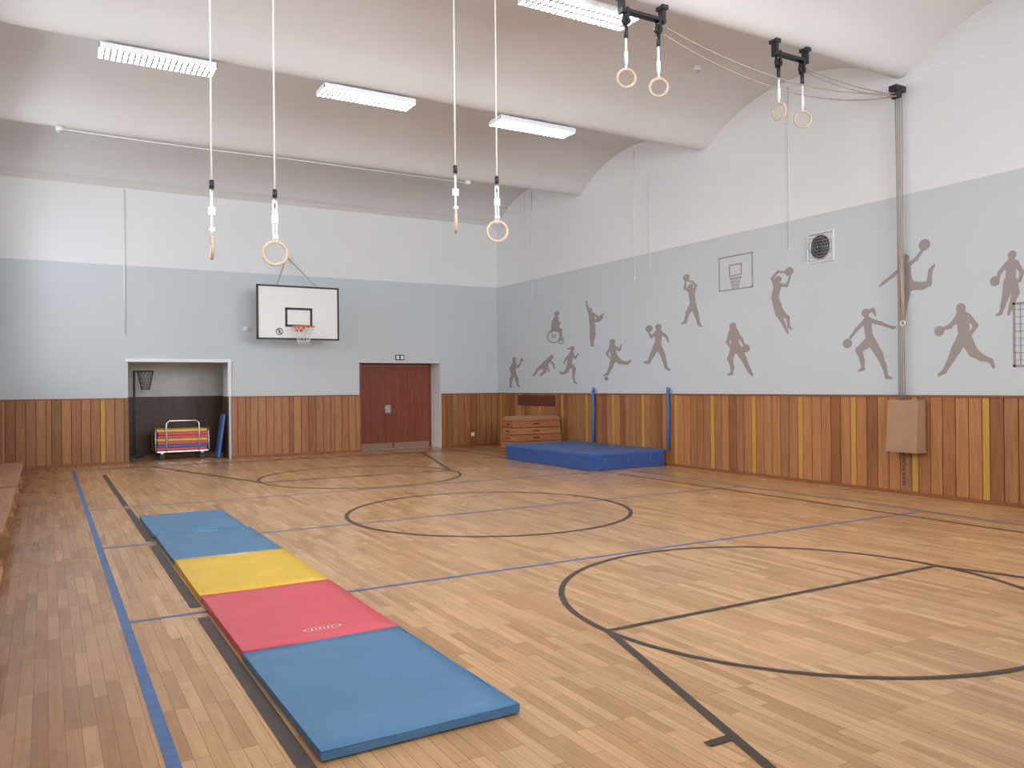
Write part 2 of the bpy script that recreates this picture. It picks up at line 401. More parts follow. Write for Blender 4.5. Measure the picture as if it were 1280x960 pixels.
# ------------------------------------------------------------------ gym mats
def logo(mb, cx, cy, z, w):
    N = 36
    for k in range(N):
        a0, a1 = 2*math.pi*k/N, 2*math.pi*(k+1)/N
        P = lambda r, a: (cx+math.cos(a)*w*r+math.sin(a)*w*0.12, cy+math.sin(a)*w*0.34*r, z)
        mb.flat([P(0.92, a0), P(1, a0), P(1, a1), P(0.92, a1)], M_print)
    for k in range(6):
        x = cx-w*0.6+k*w*0.21
        h = w*(0.10 if k % 2 else 0.15)
        mb.flat([(x-0.004, cy-h, z), (x+w*0.07, cy-h, z), (x+w*0.11, cy+h, z), (x+0.006, cy+h, z)], M_print)
def mat_obj(y0, y1, m, x0=1.0, x1=1.965, rot=0.0, lg=None):
    b = MB('gym_mat'); T = 0.062
    nx, ny = 10, 14; i = b.mi(m)
    top = []
    for a in range(nx+1):
        row = []
        for c_ in range(ny+1):
            u, v = a/nx, c_/ny
            e = min(u, 1-u)*(x1-x0); g = min(v, 1-v)*(y1-y0)
            dd = min(e, g); zz = T - 0.012*math.exp(-dd/0.05) + 0.003*math.sin(a*1.7+y0)*math.sin(c_*1.3)
            row.append(b.bm.verts.new((x0+(x1-x0)*u, y0+(y1-y0)*v, zz)))
        top.append(row)
    for a in range(nx):
        for c_ in range(ny):
            f_ = b.bm.faces.new([top[a][c_], top[a+1][c_], top[a+1][c_+1], top[a][c_+1]]); f_.material_index = i; f_.smooth = True
    loop = [top[a][0] for a in range(nx+1)] + [top[nx][k] for k in range(1, ny+1)] + [top[a][ny] for a in range(nx-1, -1, -1)] + [top[0][k] for k in range(ny-1, 0, -1)]
    cx_, cy_ = (x0+x1)/2, (y0+y1)/2
    def ring(src, z, out):
        r = []
        for v in src:
            p = v.co; q = p.copy()
            q.x += out*(-1 if abs(p.x-x0) < 1e-6 else (1 if abs(p.x-x1) < 1e-6 else 0))
            q.y += out*(-1 if abs(p.y-y0) < 1e-6 else (1 if abs(p.y-y1) < 1e-6 else 0))
            q.z = z; r.append(b.bm.verts.new(q))
        return r
    r1 = ring(loop, T-0.02, 0.006); r2 = ring(loop, 0.010, 0.005); r3 = ring(loop, 0.005, -0.004)
    n = len(loop)
    for A, B in ((loop, r1), (r1, r2), (r2, r3)):
        for k in range(n):
            f_ = b.bm.faces.new([A[k], B[k], B[(k+1) % n], A[(k+1) % n]]); f_.material_index = i
    b.bm.faces.new(r3).material_index = i
    pts = [(x0-0.003, y0-0.003, T-0.013), (x1+0.003, y0-0.003, T-0.013), (x1+0.003, y1+0.003, T-0.013), (x0-0.003, y1+0.003, T-0.013)]
    for k in range(4): b.tube([pts[k], pts[(k+1) % 4]], 0.005, m, 6)
    if lg: logo(b, lg[0], lg[1], T+0.006, lg[2])
    if rot:
        R = Matrix.Rotation(rot, 4, 'Z'); C = Vector((cx_, cy_, 0))
        for v in b.bm.verts: v.co = C + R @ (v.co - C)
    return b.done()
mat_obj(3.40, 4.895, M_blue, rot=0.012, x0=1.0, x1=1.975)
mat_obj(4.92, 6.40, M_red, lg=(1.52, 5.08, 0.125))
mat_obj(6.42, 7.865, M_yel, lg=(1.50, 7.73, 0.11), rot=-0.006)
mat_obj(7.885, 9.33, M_blue, lg=(1.50, 9.2, 0.10))
mat_obj(9.35, 10.83, M_blue, x0=0.99, x1=1.94)

# crash mat
b = MB('crash_mat')
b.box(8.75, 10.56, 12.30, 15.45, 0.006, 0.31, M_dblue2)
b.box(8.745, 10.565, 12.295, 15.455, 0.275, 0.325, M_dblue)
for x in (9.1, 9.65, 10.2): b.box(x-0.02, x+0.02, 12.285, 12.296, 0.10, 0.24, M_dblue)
b.done(0.02, 3)
for k, y in enumerate((14.72, 12.22)):
    b = MB('mat_strap')
    b.tube([(XR-0.07, y, 1.50), (XR-0.085, y, 1.42), (XR-0.075, y-0.01, 1.1), (XR-0.085, y+0.01, 0.7), (XR-0.085, y, 0.34 if k == 0 else 0.3)], 0.030, M_dblue, 8)
    b.torus((XR-0.07, y, 1.50), 0.04, 0.012, (1, 0, 0), M_dblue, 16, 6)
    b.box(XR-0.06, XR-0.046, y-0.03, y+0.03, 1.40, 1.5, M_metal); b.done()

# vaulting box (stacked, tapering sections)
b = MB('vaulting_box'); x0, x1, y0, y1 = 9.18, 10.55, 15.90, 16.48
n = 5; H = 0.80; hs = H/n; TP = 0.010
for k in range(n):
    t0, t1 = TP*k, TP*(k+0.95); za, zb = k*hs+0.004, (k+1)*hs-0.008
    b.prism([(x0+t0, y0+t0, za), (x1-t0, y0+t0, za), (x1-t0, y1-t0, za), (x0+t0, y1-t0, za)],
            [(x0+t1, y0+t1, zb), (x1-t1, y0+t1, zb), (x1-t1, y1-t1, zb), (x0+t1, y1-t1, zb)], M_vault if k % 2 else M_vaultend)
    b.box(x0+t0+0.55, x0+t0+0.72, y0+t1-0.012, y0+t1+0.02, za+0.06, za+0.09, M_dark)
    b.box(x0+t1-0.012, x0+t1+0.02, y0+0.2, y0+0.36, za+0.06, za+0.09, M_dark)
b.box(x0+0.10, x1-0.10, y0+0.08, y1-0.08, 0.02, H, M_dark)
tt = TP*n
b.box(x0+tt-0.02, x1-tt+0.02, y0+tt-0.02, y1-tt+0.02, H-0.006, H+0.04, M_vault)
b.prism([(x0+tt, y0+tt, H+0.04), (x1-tt, y0+tt, H+0.04), (x1-tt, y1-tt, H+0.04), (x0+tt, y1-tt, H+0.04)],
        [(x0+tt+0.03, y0+tt+0.05, H+0.10), (x1-tt-0.03, y0+tt+0.05, H+0.10), (x1-tt-0.03, y1-tt-0.05, H+0.10), (x0+tt+0.03, y1-tt-0.05, H+0.10)], M_leather)
b.done(0.006)

b = MB('vent_grille'); b.box(XR-0.05, XR-0.034, 16.35, 18.1, 1.10, 1.36, M_dark)
for k in range(7): b.box(XR-0.06, XR-0.05, 16.37, 18.08, 1.115+k*0.035, 1.13+k*0.035, M_door)
b.done()

# round fan in wall
b = MB('ventilation_fan'); cy, cz = 8.63, 3.76
M_fan = mat('fan_frame_grey', (0.72, 0.73, 0.73), 0.5)
for (a0, a1, c0, c1) in ((-0.25, 0.25, -0.24, -0.22), (-0.25, 0.25, 0.22, 0.24), (-0.25, -0.23, -0.22, 0.22), (0.23, 0.25, -0.22, 0.22)):
    b.box(XR-0.03, XR, cy+a0, cy+a1, cz+c0, cz+c1, M_fan)
b.box(XR-0.012, XR, cy-0.22, cy+0.22, cz-0.21, cz+0.21, M_fan)
b.cyl((XR-0.02, cy, cz), (XR-0.01, cy, cz), 0.185, M_black, 40)
b.torus((XR-0.022, cy, cz), 0.19, 0.010, (1, 0, 0), M_metal, 40, 8)
for R_ in (0.05, 0.10, 0.145): b.torus((XR-0.03, cy, cz), R_, 0.0032, (1, 0, 0), M_metal, 30, 5)
for k in range(9):
    zz = cz-0.20+k*0.05; b.cyl((XR-0.035, cy-0.23, zz), (XR-0.035, cy+0.23, zz), 0.003, M_metal, 6)
b.done()

# ------------------------------------------------------------------ basketball goal
b = MB('basketball_hoop'); yb = 18.10; bx0, bx1, bz0, bz1 = 4.02, 5.85, 2.69, 3.88
b.box(bx0, bx1, yb, yb+0.035, bz0, bz1, M_board)
fr = 0.028
b.box(bx0-0.01, bx1+0.01, yb-0.012, yb+0.045, bz1-fr, bz1+0.01, M_black); b.box(bx0-0.01, bx1+0.01, yb-0.012, yb+0.045, bz0-0.01, bz0+fr, M_black)
b.box(bx0-0.01, bx0+fr, yb-0.012, yb+0.045, bz0, bz1, M_black); b.box(bx1-fr, bx1+0.01, yb-0.012, yb+0.045, bz0, bz1, M_black)
ix0, ix1, iz0, iz1 = 4.63, 5.24, 2.97, 3.40; lw = 0.05
b.box(ix0, ix1, yb-0.006, yb, iz1-lw, iz1, M_black); b.box(ix0, ix1, yb-0.006, yb, iz0, iz0+lw, M_black)
b.box(ix0, ix0+lw, yb-0.006, yb, iz0, iz1, M_black); b.box(ix1-lw, ix1, yb-0.006, yb, iz0, iz1, M_black)
b.torus((4.50, yb-0.008, 2.86), 0.07, 0.008, (0, 1, 0), M_black, 24, 6)
b.cyl((4.45, yb-0.008, 2.91), (4.55, yb-0.008, 2.81), 0.007, M_black, 6)
b.cyl((4.50, yb-0.008, 2.82), (4.50, yb-0.008, 2.90), 0.010, M_black, 6)
rc = Vector((4.935, yb-0.38, 2.95))
b.torus(rc, 0.232, 0.013, (0, 0, 1), M_orange, 40, 8)
b.box(4.83, 5.04, yb-0.03, yb-0.005, 2.86, 2.99, M_orange)
for sx in (-1, 1):
    b.cyl((4.935+sx*0.09, yb-0.01, 2.95), (4.935+sx*0.12, yb-0.19, 2.95), 0.011, M_orange, 8)
    b.cyl((4.935+sx*0.06, yb-0.01, 2.88), (4.935+sx*0.10, yb-0.18, 2.95), 0.009, M_orange, 8)
NS = 12
levels = [(0.225, 0.0), (0.20, -0.09), (0.165, -0.18), (0.135, -0.27), (0.125, -0.38)]
for lv in range(len(levels)-1):
    (ra, za), (rb, zb) = levels[lv], levels[lv+1]
    for k in range(NS):
        a = 2*math.pi*(k+0.5*(lv % 2))/NS
        for dd in (-0.5, 0.5):
            a2 = a+dd*2*math.pi/NS
            b.cyl((rc.x+ra*math.cos(a), rc.y+ra*math.sin(a), rc.z+za), (rc.x+rb*math.cos(a2), rc.y+rb*math.sin(a2), rc.z+zb), 0.0055, M_net, 5)
M_strut = mat('strut_grey', (0.42, 0.43, 0.44), 0.5)
for sx in (4.45, 5.42):
    for zz in (2.95, 3.65): b.cyl((sx, yb+0.04, zz), (sx, Y1-0.005, zz), 0.02, M_white, 10)
    b.box(sx-0.03, sx+0.03, yb+0.03, yb+0.08, 2.75, 3.86, M_white)
    b.cyl((sx, yb+0.06, 3.84), (4.97, Y1-0.03, 4.72), 0.016, M_strut, 8)
b.box(4.89, 5.05, Y1-0.06, Y1, 4.66, 4.80, M_white)
b.done()

# ------------------------------------------------------------------ gymnastic rings
YB = 7.20
def rings(name, xs, zc, orient, raised=False):
    b = MB(name)
    for x, zr, ax in zip(xs, zc, orient):
        b.torus((x, YB, zr), 0.101, 0.0145, ax, M_ring, 48, 12)
        top = zr+0.10
        if not raised:
            zt = zr+0.56
            side = Vector((-ax[1], ax[0], 0)).normalized()
            for sgn in (-1, 1):
                p = Vector((x, YB, 0)) + side*0.013*sgn
                b.tube([(p.x, p.y, top-0.02), (p.x, p.y, zt-0.10)], 0.011, M_strap, 6)
            b.box(x-0.026, x+0.026, YB-0.02, YB+0.02, top+0.16, top+0.23, M_strap)
            b.box(x-0.020, x+0.020, YB-0.020, YB+0.020, top+0.03, top+0.055, M_metal)
            b.tube([(x, YB, zt-0.16), (x, YB, zt-0.05)], 0.014, M_metal, 8)
            b.tube([(x, YB, zt-0.07), (x, YB, zt+0.0)], 0.021, M_black, 10)
            b.tube([(x, YB, zt+0.0), (x, YB, 5.82)], 0.0085, M_rope, 8)
        else:
            b.tube([(x, YB, top-0.01), (x, YB, 5.62)], 0.013, M_strap, 8)
            b.tube([(x, YB, top+0.06), (x, YB, top+0.2)], 0.022, M_strap, 8)
            b.tube([(x, YB, 5.50), (x, YB, 5.64)], 0.024, M_black, 8)
        b.cyl((x, YB-0.025, 5.70), (x, YB+0.025, 5.70), 0.05, M_black, 24)
        b.box(x-0.015, x+0.015, YB-0.045, YB-0.028, 5.64, 5.84, M_black); b.box(x-0.015, x+0.015, YB+0.028, YB+0.045, 5.64, 5.84, M_black)
    xa, xb = min(xs)-0.06, max(xs)+0.06
    b.box(xa, xb, YB-0.042, YB-0.028, 5.79, 5.825, M_black); b.box(xa, xb, YB+0.028, YB+0.042, 5.79, 5.825, M_black)
    for x in (xa, xb):
        b.box(x-0.02, x+0.02, YB-0.045, YB+0.045, 5.77, ZS, M_black)
        b.box(x-0.045, x+0.045, YB-0.06, YB+0.06, ZS-0.02, ZS+0.03, M_black)
    return b.done()
rings('gymnastic_rings', (1.23, 1.76), (2.81, 2.79), ((0.985, -0.10, 0), (0.28, 1, 0)))
rings('gymnastic_rings', (3.53, 4.00), (3.23, 3.18), ((0.93, -0.42, 0), (0.45, 0.9, 0)))
rings('gymnastic_rings', (5.68, 6.15), (5.05, 5.03), ((0.5, 0.86, 0), (0.6, 0.8, 0)), True)
rings('gymnastic_rings', (8.13, 8.57), (5.07, 5.04), ((0.97, 0.1, 0), (0.7, 0.7, 0)), True)

# hoist ropes and wall pulley
def sag(p, q, s, n=20):
    p, q = Vector(p), Vector(q)
    return [p.lerp(q, k/n) - Vector((0, 0, s*4*(k/n)*(1-k/n))) for k in range(n+1)]
b = MB('hoist_ropes')
b.tube(sag((6.25, YB-0.01, 5.74), (10.48, YB-0.02, 5.71), 0.24), 0.010, M_rope2, 6)
b.tube(sag((6.25, YB+0.01, 5.66), (10.48, YB+0.02, 5.67), 0.30), 0.010, M_rope2, 6)
b.tube(sag((8.66, YB-0.02, 5.66), (10.48, YB-0.03, 5.66), 0.07), 0.010, M_rope2, 6)
b.tube(sag((8.66, YB+0.02, 5.74), (10.48, YB+0.03, 5.71), 0.05), 0.010, M_rope2, 6)
b.tube([(10.4, YB, 5.73), (10.60, YB, 5.73)], 0.02, M_black, 8)
b.cyl((10.52, YB-0.05, 5.70), (10.52, YB+0.05, 5.70), 0.06, M_black, 24)
b.box(10.44, 10.66, YB-0.06, YB+0.06, 5.74, 5.82, M_black)
for k, yy in enumerate((-0.05, -0.012, 0.022, 0.052)):
    b.tube([(10.575, YB+yy, 5.68), (10.58, YB+yy*0.8, 4.0), (10.585, YB+yy*0.9, 1.355)], 0.008, M_rope2, 6)
b.tube([(10.57, YB-0.01, 3.5), (10.575, YB-0.02, 2.9), (10.58, YB-0.03, 2.48)], 0.024, M_rope2, 8)
b.torus((10.57, YB-0.03, 2.44), 0.035, 0.011, (1, 0, 0), M_rope, 20, 6)
b.done()
b = MB('winch_box')
b.prism([(10.40, 6.87, 0.64), (10.62, 6.87, 0.64), (10.62, 7.34, 0.64), (10.40, 7.34, 0.64)],
        [(10.46, 6.87, 1.35), (10.62, 6.87, 1.35), (10.62, 7.34, 1.35), (10.46, 7.34, 1.35)], M_boxtan)
b.box(10.385, 10.62, 6.85, 7.36, 0.615, 0.64, M_boxtan)
for k in range(9):
    b.torus((10.56, 7.17, 0.60-k*0.055), 0.024, 0.005, (1, 0, 0) if k % 2 else (0, 1, 0), M_black, 14, 5)
b.done(0.006)

# vertical wall conduits
def cord(x, y, z0, z1, r=0.009):
    b = MB('wall_cord'); b.tube([(x, y, z0), (x, y, z1)], r, M_strap, 8)
    b.cyl((x, y, z0-0.03), (x, y, z0+0.02), r*1.4, M_strap, 8); b.done()
cord(XR-0.010, 9.25, 3.83, 6.5); cord(XR-0.010, 13.3, 3.82, 6.5); cord(XR-0.010, 12.8, 4.0, 5.9)
cord(XR-0.012, 17.4, 3.86, 6.5, 0.011); cord(XR-0.012, 17.75, 4.9, 6.5, 0.008); cord(1.49, Y1-0.012, 2.80, 5.92, 0.014)
b = MB('ceiling_cable'); b.tube(sag((0.25, 15.3, 5.93), (4.0, 15.3, 5.93), 0.02)+[Vector((7.8, 15.3, 5.92))], 0.010, M_strap, 6); b.done()
for x, y, zz in ((0.23, 15.3, 5.97), (7.8, 15.3, 5.97), (8.9, 9.5, 6.60)):
    b = MB('smoke_detector'); b.cyl((x, y, zz-0.08), (x, y, zz), 0.06, M_strap, 20); b.cyl((x, y, zz-0.11), (x, y, zz-0.08), 0.04, M_metal, 20, r2=0.045); b.done()

# ------------------------------------------------------------------ ceiling lamps
def lamp(x0, x1, y, zt, w=0.40):
    b = MB('ceiling_lamp'); zb = zt-0.07
    b.box(x0+0.01, x1-0.01, y-w/2+0.01, y+w/2-0.01, zb+0.05, zt, M_white)
    b.box(x0, x1, y-w/2, y-w/2+0.010, zb-0.005, zb+0.05, M_white); b.box(x0, x1, y+w/2-0.010, y+w/2, zb-0.005, zb+0.05, M_white)
    b.box(x0, x0+0.010, y-w/2, y+w/2, zb-0.005, zb+0.05, M_white); b.box(x1-0.010, x1, y-w/2, y+w/2, zb-0.005, zb+0.05, M_white)
    b.box(x0+0.02, x1-0.02, y-w/2+0.02, y+w/2-0.02, zb+0.035, zb+0.049, M_lamp)
    n = 20
    for k in range(1, n):
        x = x0+(x1-x0)*k/n; b.box(x-0.013, x+0.013, y-w/2+0.010, y+w/2-0.010, zb-0.003, zb+0.008, M_louvre)
    for yy in (-w/6, w/6): b.box(x0+0.01, x1-0.01, y+yy-0.016, y+yy+0.016, zb-0.004, zb+0.010, M_louvre)
    for xx in (x0+0.25, x1-0.25): b.box(xx-0.02, xx+0.02, y-0.04, y+0.04, zt, zt+0.10, M_white)
    return b.done()
for a, c_ in ((0.60, 2.0), (3.44, 4.86), (6.30, 7.76)): lamp(a, c_, 11.40, 5.93)
lamp(4.72, 6.2, 7.78, 6.06)
for a, c_ in ((0.60, 2.0), (3.44, 4.86), (6.30, 7.76)): lamp(a, c_, 3.4, 5.95)

# ------------------------------------------------------------------ mural silhouettes
def sd_cap(X, Y, a, b, r1, r2):
    ax, ay = a; bx, by = b; dx, dy = bx-ax, by-ay
    L2 = dx*dx+dy*dy+1e-9
    t = np.clip(((X-ax)*dx+(Y-ay)*dy)/L2, 0, 1)
    return np.hypot(X-ax-t*dx, Y-ay-t*dy) - (r1+(r2-r1)*t)
def mural(name, Yc, zc, sy, sz, chains, circles=(), annuli=(), k=1.3, parent=None, res=0.5):
    xs = [p[0] for c in chains for p in c]+[c[0] for c in circles]+[c[0] for c in annuli]
    ys = [p[1] for c in chains for p in c]+[c[1] for c in circles]+[c[1] for c in annuli]
    pad = 11
    gx = np.arange(min(xs)-pad, max(xs)+pad, res); gy = np.arange(min(ys)-pad, max(ys)+pad, res)
    X, Y = np.meshgrid(gx, gy, indexing='ij'); F = np.full(X.shape, 1e3)
    def smin(a, b, k):
        h = np.clip(0.5+0.5*(b-a)/k, 0, 1); return b*(1-h)+a*h-k*h*(1-h)
    for ch in chains:
        for p, q in zip(ch[:-1], ch[1:]):
            F = smin(F, sd_cap(X, Y, p[:2], q[:2], p[2], q[2]), k)
    for c in circles: F = np.minimum(F, np.hypot(X-c[0], Y-c[1])-c[2])
    for c in annuli: F = np.minimum(F, np.abs(np.hypot(X-c[0], Y-c[1])-c[2])-c[3])
    bm = bmesh.new(); cache = {}
    def V(x, y):
        key = (round(x, 4), round(y, 4))
        if key not in cache: cache[key] = bm.verts.new((XR-0.003, Yc-x*sy, zc+y*sz))
        return cache[key]
    ins = F < 0
    any_ = ins[:-1, :-1] | ins[1:, :-1] | ins[1:, 1:] | ins[:-1, 1:]
    for i, j in zip(*np.nonzero(any_)):
        cs = [(i, j), (i+1, j), (i+1, j+1), (i, j+1)]; poly = []
        for m_ in range(4):
            a, b = cs[m_], cs[(m_+1) % 4]; fa, fb = F[a], F[b]
            if fa < 0: poly.append((gx[a[0]], gy[a[1]]))
            if (fa < 0) != (fb < 0):
                t = fa/(fa-fb); t = min(max(t, 0.02), 0.98); poly.append((gx[a[0]]+(gx[b[0]]-gx[a[0]])*t, gy[a[1]]+(gy[b[1]]-gy[a[1]])*t))
        vs = []
        for p in poly:
            v = V(*p)
            if v not in vs: vs.append(v)
        if len(vs) >= 3:
            try: bm.faces.new(vs)
            except ValueError: pass
    me = bpy.data.meshes.new(name); bm.to_mesh(me); bm.free(); me.materials.append(M_mural)
    o = bpy.data.objects.new(name, me); COL.objects.link(o); o.parent = parent
    return o
MU = bpy.data.objects.new('sports_mural', None); COL.objects.link(MU)

mural('runner_small', 18.35, 1.95, .0418, .0210, [
    [(0,12,3),(-1,1,2.6)], [(-1,1,2.6),(3,-8,1.8),(4,-16,1.2),(6,-17,1)], [(-1,1,2.6),(-4,-8,1.8),(-5,-17,1.2),(-3,-18,1)],
    [(1,11,1.5),(5,7,1.2),(8,12,1)], [(-1,11,1.5),(-5,6,1.2),(-4,1,1)]], [(0,17,2.6),(9,15,2.3)], parent=MU, k=.8)
mural('gymnast', 16.9, 2.08, .0370, .0198, [
    [(7,8,3),(-1,1,2.8)], [(-1,1,2.8),(-7,-3,2),(-12,-10,1.2),(-14,-11,1)], [(-1,1,2.6),(2,-6,1.8),(-4,-11,1.2)],
    [(7,7,1.5),(12,2,1.2),(13,-3,1)], [(5,7,1.5),(4,-2,1.2),(7,-6,1)]], [(10,11,2.6)], parent=MU, k=.8)
mural('wheelchair_player', 16.36, 2.99, .0353, .0193, [
    [(1,12,3.4),(-1,-1,3)], [(-1,-2,2.8),(6,-3,2.2),(7,-14,1.5),(10,-15,1)], [(1,11,1.6),(5,5,1.3),(3,-1,1)], [(-4,10,.7),(-5,-6,.7)]],
    [(2,18,3)], [(-2,-10,8,.8),(7,-18,2.4,.7),(-2,-10,2,.7)], parent=MU, k=.8)
mural('runner_woman', 15.74, 2.085, .0334, .0188, [
    [(2,14,3.2),(-1,2,3)], [(-1,1,3),(5,-5,2.2),(4,-14,1.6),(5,-22,1.1),(8,-23,1)], [(-1,1,3),(-4,-8,2.2),(-11,-11,1.4),(-13,-8,1)],
    [(2,13,1.6),(7,8,1.3),(10,13,1)], [(0,13,1.6),(-5,8,1.3),(-8,2,1)], [(2,21,1),(-3,20,1)]], [(3,20,3)], parent=MU, k=.8)
mural('dancer', 14.78, 3.01, .0305, .0180, [
    [(-3,10,3.4),(-2,-4,3)], [(-2,-4,3.2),(-3,-17,2.2),(-3,-28,1.4),(0,-29,1)], [(-1,-4,3),(0,-16,2.2),(-2,-27,1.3)],
    [(-5,12,1.6),(-8,20,1.3),(-9,28,1)], [(-1,11,1.6),(6,5,1.3),(12,9,1)], [(-2,2,2.6),(6,2,2),(11,5,1.3)]], [(-5,16,3.2)], parent=MU, k=1)
mural('footballer', 13.99, 2.16, .0283, .0173, [
    [(-4,16,4.2),(-2,3,3.8)], [(-2,2,4),(-6,-9,2.6),(-10,-18,1.8),(-15,-20,1.2)], [(-1,2,4),(6,-4,2.8),(14,-6,1.8),(18,-3,1.2)],
    [(-2,16,1.8),(5,11,1.5),(7,17,1.1)], [(-6,15,1.8),(-11,8,1.5),(-8,2,1.1)]], [(-4,22,3.6),(-12,-24,2.8)], parent=MU, k=1)
mural('tennis_player', 12.62, 2.355, .02455, .0161, [
    [(2,18,4.6),(1,3,4)], [(0,2,4.4),(-6,-9,3),(-11,-19,2),(-16,-18,1.3)], [(1,2,4.4),(7,-10,3),(11,-26,1.8),(15,-29,1.3)],
    [(-1,18,2),(-7,13,1.6),(-10,19,1.3)], [(4,18,2),(11,13,1.6),(14,6,1.2)]], [(2,25,4),(-10,24,4.6)], parent=MU, k=1.2)
mural('jump_shooter', 11.61, 3.16, .0220, .01525, [
    [(0,14,4.0),(2,-3,3.6)], [(1,-4,4),(-5,-13,2.8),(-8,-24,1.8),(-12,-25,1.2)], [(2,-4,4),(6,-15,2.8),(9,-28,1.8),(12,-31,1.2)],
    [(-3,15,1.8),(-8,19,1.5),(-7,28,1.2)], [(3,14,1.8),(6,20,1.4),(2,25,1.2),(-4,28,1.1)]], [(-1,20,3.6),(-6,32,4.3)], parent=MU, k=1.1)
mural('dribbler_crouch', 10.45, 2.21, .01925, .01426, [
    [(-4,23,5.6),(-2,5,4.8)], [(-3,3,5),(-9,-11,3.4),(-6,-22,2.3),(-7,-30,1.6),(-12,-31,1.2)], [(0,3,5),(8,-11,3.6),(15,-27,2.2),(18,-32,1.5)],
    [(-8,22,2.4),(-12,10,1.9),(-7,2,1.4)], [(-1,22,2.4),(6,12,1.9),(9,5,1.4)]], [(-5,30,4.4),(11,1,5)], parent=MU, k=1.4)
mural('dunker', 9.44, 2.97, .01694, .01338, [
    [(-5,19,5.0),(-8,6,4.4),(-6,-2,4.6)], [(-6,-2,4.8),(-4,-15,3.6),(2,-26,2.3),(6,-36,1.6),(8,-40,1.3)], [(-5,-3,4.6),(0,-14,3.4),(8,-21,2.2),(9,-32,1.5),(12,-35,1.2)],
    [(-1,21,2.2),(7,19,1.8),(11,29,1.4)], [(-8,21,2.2),(-11,31,1.8),(-4,38,1.4),(5,36,1.3)]], [(-4,28,4.4),(10,36,5.4)], parent=MU, k=1.3)
mural('dribbling_woman', 7.81, 2.18, .01359, .01199, [
    [(0,29,5.6),(1,16,4.4),(3,4,5.6)], [(1,2,6),(-11,-7,4.4),(-7,-20,3),(-6,-31,2),(-11,-33,1.6)], [(5,2,5.8),(14,-13,4.4),(20,-28,2.8),(23,-42,2),(28,-43,1.6)],
    [(-4,28,2.8),(-14,19,2.2),(-22,9,1.7)], [(4,29,2.8),(17,24,2.2),(30,18,1.7),(34,18,1.3)], [(0,40,2),(7,42,2.4),(10,35,1.2)]], [(-2,39,5.2),(-26,2,6)], parent=MU, k=1.6)
mural('leaping_woman', 7.165, 3.02, .01236, .01143, [
    [(-1,20,6.2),(1,6,4.8),(3,-3,6)], [(4,-4,6.2),(19,-6,4.6),(27,-4,3.4),(29,12,2.3),(33,17,1.8)], [(1,-5,6),(-2,-20,4.4),(-4,-34,3.1),(-5,-48,2),(-3,-52,1.6)],
    [(3,23,2.8),(12,28,2.3),(19,37,2)], [(-6,20,2.8),(-18,11,2.3),(-30,4,1.9),(-35,0,1.4)], [(-5,32,2.2),(-9,28,1.6)]], [(-2,31,5.6),(22,44,7)], parent=MU, k=1.6)
mural('dribbling_man', 6.35, 2.14, .0109, .01073, [
    [(-2,31,8.5),(0,18,7.2),(1,6,7.2)], [(-2,3,7.6),(-10,-10,6.2),(-15,-20,4.6),(-25,-37,2.8),(-32,-41,2)], [(3,3,7.6),(12,-14,6),(22,-21,4),(33,-25,2.6),(36,-33,1.8)],
    [(-7,30,3.8),(-17,20,3),(-25,18,2.2)], [(6,31,3.8),(15,19,3),(9,9,2.2)]], [(-3,42,6.2),(-31,15,6.6)], parent=MU, k=1.8)
mural('ball_carrier', 5.76, 2.85, .00989, .01023, [
    [(4,24,7.2),(3,12,6.2),(2,4,6.2)], [(0,2,6.6),(-3,-13,5),(-7,-26,3.2),(-10,-36,2.2),(-15,-38,1.6)], [(5,2,6.4),(9,-12,4.8),(4,-26,3.1),(0,-38,2)],
    [(-2,24,3.2),(-11,15,2.6),(-14,6,2.1)], [(10,25,3.2),(17,12,2.6),(14,2,2.1)]], [(5,35,5.6),(-17,5,6.4)], parent=MU, k=1.6)
# painted hoop and goal
b = MB('painted_hoop'); x0p, x1p = XR-0.006, XR-0.001; yc, zc = 10.47, 3.58
def frame(b, ya, yb2, za, zb, t):
    b.box(x0p, x1p, ya, yb2, zb-t, zb, M_mural); b.box(x0p, x1p, ya, yb2, za, za+t, M_mural)
    b.box(x0p, x1p, ya, ya+t, za, zb, M_mural); b.box(x0p, x1p, yb2-t, yb2, za, zb, M_mural)
frame(b, yc-0.41, yc+0.41, zc-0.30, zc+0.32, 0.022); frame(b, yc-0.15, yc+0.15, zc-0.05, zc+0.16, 0.02)
b.box(x0p, x1p, yc-0.14, yc+0.14, zc-0.10, zc-0.075, M_mural)
for k in range(6):
    y = yc-0.12+k*0.048; b.tube([(XR-0.004, y, zc-0.1), (XR-0.004, yc+(y-yc)*0.6, zc-0.27)], 0.004, M_mural, 4)
for zz, hw in ((zc-0.16, 0.10), (zc-0.22, 0.085)): b.box(x0p, x1p, yc-hw, yc+hw, zz, zz+0.008, M_mural)
b.done(parent=MU)
b = MB('painted_goal'); frame(b, 4.3, 5.71, 1.78, 2.60, 0.03)
for k in range(1, 15): y = 4.3+1.41*k/15; b.box(x0p, x1p, y-0.004, y+0.004, 1.8, 2.58, M_mural)
for k in range(1, 9): zz = 1.78+0.82*k/9; b.box(x0p, x1p, 4.32, 5.69, zz-0.004, zz+0.004, M_mural)
b.done(parent=MU)

